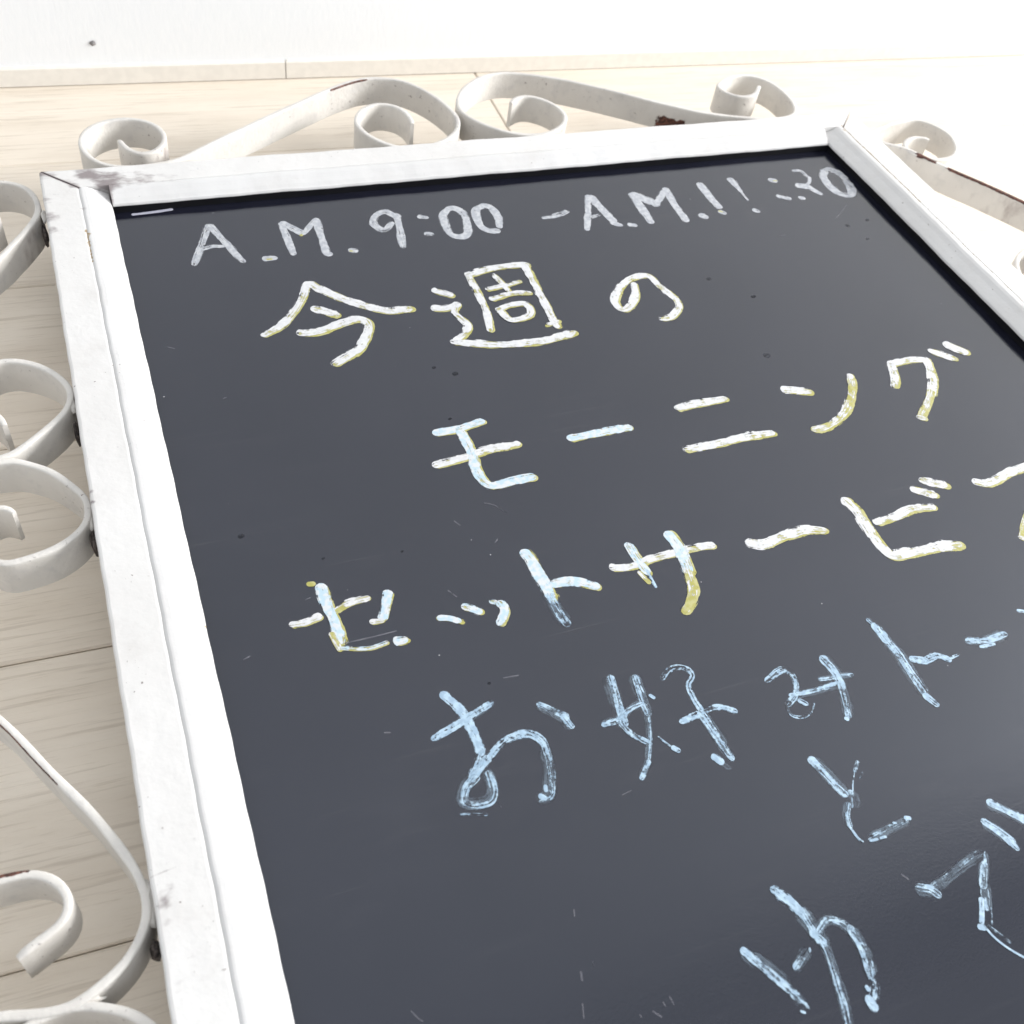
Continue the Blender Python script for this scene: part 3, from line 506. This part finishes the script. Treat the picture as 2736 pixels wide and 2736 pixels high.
def scroll(path_mm, name='iron_scroll', seed=0):
    path, total = spline(path_mm, 2.6, 3)
    nn = normals(path)
    half, top, bot = 1.65, -5.0, -25.5
    prof = [(-half, bot+.4), (-half, -22), (-half, -16), (-half, -10.5), (-half, -7.4), (-half, top-0.7), (-half+.22, top-.25), (-half+.7, top),
            (half-.7, top), (half-.22, top-.25), (half, top-0.7), (half, -7.4), (half, -10.5), (half, -16), (half, -22), (half, bot+.4), (half-.4, bot), (-half+.4, bot)]
    verts, rust, dirt = [], [], []
    for i, (p, n) in enumerate(zip(path, nn)):
        L = i*2.6
        dz = 0.30*math.sin(L*0.021+seed)+0.12*math.sin(L*0.11+seed*2)
        th = 1+0.06*math.sin(L*0.07+seed)+0.05*math.sin(L*0.23+seed)
        endt = min(i, len(path)-1-i)
        if endt < 2: th *= (0.72, 0.93)[endt]
        for (o, z) in prof:
            x, y = p.x+n.x*o*th, p.y+n.y*o*th
            zz = z+dz - (0.8 if endt == 0 and z > -6.5 else 0)
            verts.append(S(x, y, zz))
            rr = segspots(p.x, p.y, SCROLL_RUST, (1 if o > 0.5 else -1 if o < -half+0.5 else 0) if z > top-2.0 else 2 if z < -11 else 0)
            if z > top-1.0: rr = max(rr, segspots(p.x, p.y, SCROLL_RUST, 3))
            if top-0.8 < z < top-0.1: rr = max(rr, 0.33)
            if z < -11 and rr > 0: rr *= min(1.0, 0.35+(-z-11)/9+0.25*math.sin(L*0.9))
            rust.append(rr); dirt.append(spots(p.x, p.y, SCROLL_DIRT)*(0.6 if z > -7 else 1))
    k = len(prof); faces = []
    for i in range(len(path)-1):
        for j in range(k):
            a, b = i*k+j, i*k+(j+1) % k
            faces.append((a, a+k, b+k, b))
    faces.append(tuple(range(k))); m = (len(path)-1)*k; faces.append(tuple(range(m+k-1, m-1, -1)))
    o = make(name, verts, faces, M_SCROLL, sign, {'rust': rust, 'dirt': dirt}, smooth=True)
    o.data.set_sharp_from_angle(angle=math.radians(40))
    return o

top_scrolls = [scroll(p, seed=i) for i, p in enumerate(SCROLL_TOP)]
side_scrolls = [scroll(p, seed=3+i) for i, p in enumerate(SCROLL_SIDE)]
MID = 125.0                        # the sides repeat mirrored below this line
for i, p in enumerate(SCROLL_SIDE): scroll([(x, 2*MID-y) for x, y in p], seed=6+i)
scroll(SCROLL_RIGHT_CORNER, seed=9)
flip = lambda p: [(563.0-x, y) for x, y in p]
scroll(flip(SCROLL_SIDE[1]), seed=11)
for i, p in enumerate(SCROLL_SIDE): scroll([(563.0-x, 2*MID-y) for x, y in p], seed=12+i)

def weld(host, x, y, z, rx, ry, rz, mat):
    vs, fs = [], []
    A, Bn = 10, 6
    for j in range(Bn+1):
        ph = math.pi*j/Bn
        for i in range(A):
            th = 2*math.pi*i/A; k = random.uniform(.78, 1.15)
            vs.append(S(x+rx*k*math.sin(ph)*math.cos(th), y+ry*k*math.sin(ph)*math.sin(th), z+rz*k*math.cos(ph)))
    for j in range(Bn):
        for i in range(A): fs.append((j*A+i, j*A+A+i, j*A+A+(i+1) % A, j*A+(i+1) % A))
    o = make('weld_bead', vs, fs, mat, host, {'rust': [0.0]*len(vs), 'dirt': [0.3]*len(vs)}, smooth=True)
    return o
weld(side_scrolls[0], -27.4, 398, -14, 1.7, 5.0, 7, M_WELD)
weld(side_scrolls[0], -27.0, 412, -8.5, 1.9, 5.0, 2.6, M_SCROLL)
weld(side_scrolls[0], -28.0, 565, -13, 1.8, 4.5, 7, M_WELD)
weld(side_scrolls[0], -26.8, 577, -8, 1.8, 6, 3.0, M_SCROLL)
weld(side_scrolls[1], -27.2, 325, -14, 1.7, 4.6, 7, M_WELD)
weld(side_scrolls[1], -26.8, 335, -8.5, 1.8, 6.0, 2.6, M_SCROLL)
weld(side_scrolls[1], -27.6, 137, -13.5, 2.0, 3.6, 7, M_WELD)
weld(side_scrolls[1], -26.9, 153, -7.8, 2.4, 10.0, 2.9, M_SCROLL)
weld(top_scrolls[0], 256.5, 652, -12, 1.8, 4.5, 7, M_SCROLL)
weld(side_scrolls[1], -52, 125.4, -8.6, 7, 1.5, 3.0, M_SCROLL)
weld(side_scrolls[0], -62, 380, -8.6, 5, 1.5, 3.0, M_SCROLL)

# ---------------------------------------------------------------- handwriting on the board
layer = [0]
def ribbon(pts, width, cover, zlift, fade=0.26, trim=0.25):
    """one brush stroke: a low rounded ribbon with tapered round ends"""
    L0 = sum((Vector(b)-Vector(a)).length for a, b in zip(pts, pts[1:]))
    path, total = spline(pts, 0.9 if L0 > 6 else 0.4, 1)
    cut = min(trim*width, 0.36*total); kk = max(0, int(cut/(total/(len(path)-1))))
    if kk and len(path)-2*kk >= 3: path = path[kk:len(path)-kk]
    total = sum((b-a).length for a, b in zip(path, path[1:]))
    nn = normals(path)
    st = total/(len(path)-1)
    ext = width*0.42
    head = path[0]-path[1]; tail = path[-1]-path[-2]
    head = head.normalized() if head.length else Vector((1, 0)); tail = tail.normalized() if tail.length else Vector((1, 0))
    k0 = [path[0]+head*ext*t for t in (1, .8, .5, .25)]; k1 = [path[-1]+tail*ext*t for t in (.25, .5, .8, 1)]
    ws = [.05, .60, .87, .97]+[1.0]*len(path)+[.97, .87, .60, .05]
    full = k0+path+k1; nn = [nn[0]]*4+nn+[nn[-1]]*4
    vs, uv, cv, ac = [], [], [], []
    base = layer[0]*53.7; s = 0.0
    A = (-1, -.72, -.36, 0, .36, .72, 1)
    for i, (p, n) in enumerate(zip(full, nn)):
        if i: s += (full[i]-full[i-1]).length
        w = width*0.5*ws[i]*(1+0.03*math.sin(s*0.9+base)+0.09*math.sin(s*0.23+base*2))
        for t in A:
            vs.append(S(p.x+n.x*w*t, p.y+n.y*w*t, BOARD_Z+zlift+0.045*(1-t*t)*ws[i]))
            uv.append((s+base, width*0.5*t+base*0.31)); cv.append(cover*(1.0-fade*max(0.0, 1-(len(full)-1-i)*st/(1.3*width)))); ac.append(abs(t))
    k = len(A)
    fs = [(i*k+j, i*k+j+1, (i+1)*k+j+1, (i+1)*k+j) for i in range(len(full)-1) for j in range(k-1)]
    return vs, fs, uv, cv, ac

def character(strokes, name='painted_character'):
    V, F, UV, CV, AC, FM = [], [], [], [], [], []
    mats = []
    def add(ly, w, c, pts, lift):
        layer[0] += 1
        vs, fs, uv, cv, ac = ribbon(pts, w, c, lift, 0.1 if ly == 'b' else 0.26, 0.10 if ly == 'b' else 0.27)
        m = PAINT[ly]
        if m not in mats: mats.append(m)
        b = len(V)
        V.extend(vs); F.extend(tuple(x+b for x in q) for q in fs); UV.extend(uv); CV.extend(cv); AC.extend(ac)
        FM.extend([mats.index(m)]*len(fs))
    lift = 0.03
    for ly, w, c, pts in strokes:                       # yellow coat underneath, showing along the lower right rims
        if ly in 'wm' and w > 2.0:
            dx, dy = (0.19*w, -0.17*w)
            add('y', w*0.88, 0.86 if ly == 'w' else 0.72, [(x+dx*random.uniform(.5, 1.2), y+dy*random.uniform(.5, 1.2)) for x, y in pts], lift); lift += 0.012
    for ly, w, c, pts in strokes:                       # half-wiped haze beside the worn blue strokes
        if ly == 'b' and w > 2.2 and c < 0.9 and random.random() < 0.75:
            ox, oy = random.uniform(-.22, .22)*w, random.uniform(-.22, .22)*w
            add('h', w*1.35, 0.62, [(x+ox, y+oy) for x, y in pts], lift); lift += 0.012
    lift += 0.03
    for ly, w, c, pts in strokes:
        add('y' if ly == 'y2' else ly, w*(0.99 if ly in 'wm' else 0.93), c*(0.87 if ly == 'w' else 0.92 if ly == 'm' else 1.0), pts, lift); lift += 0.014
        if ly == 'y2': add('w', w*0.9, 0.47, [(x-0.08*w, y+0.05*w) for x, y in pts], lift); lift += 0.014
    return make(name, V, F, None, board, {'cover': CV, 'across': AC}, UV, True, mats=mats, fmat=FM)

for strokes in CHARACTERS: character(strokes)

# a pale smear of old marker in the corner under the top bead
character([('l', 2.6, 1.0, [(23, 577.2), (34, 577.8), (46, 579.0)])], 'paint_smear')

# scratches, dull spots and flecks in the board's paint
for pts in SCRATCHES: character([('s', random.uniform(.5, .95), random.uniform(.62, .85), pts)], 'scratch')
for x, y, r in DARK_SPOTS:
    character([('d', r*2, 0.72, [(x-r*.4, y), (x+r*.4, y+r*.3)])], 'dull_spot')
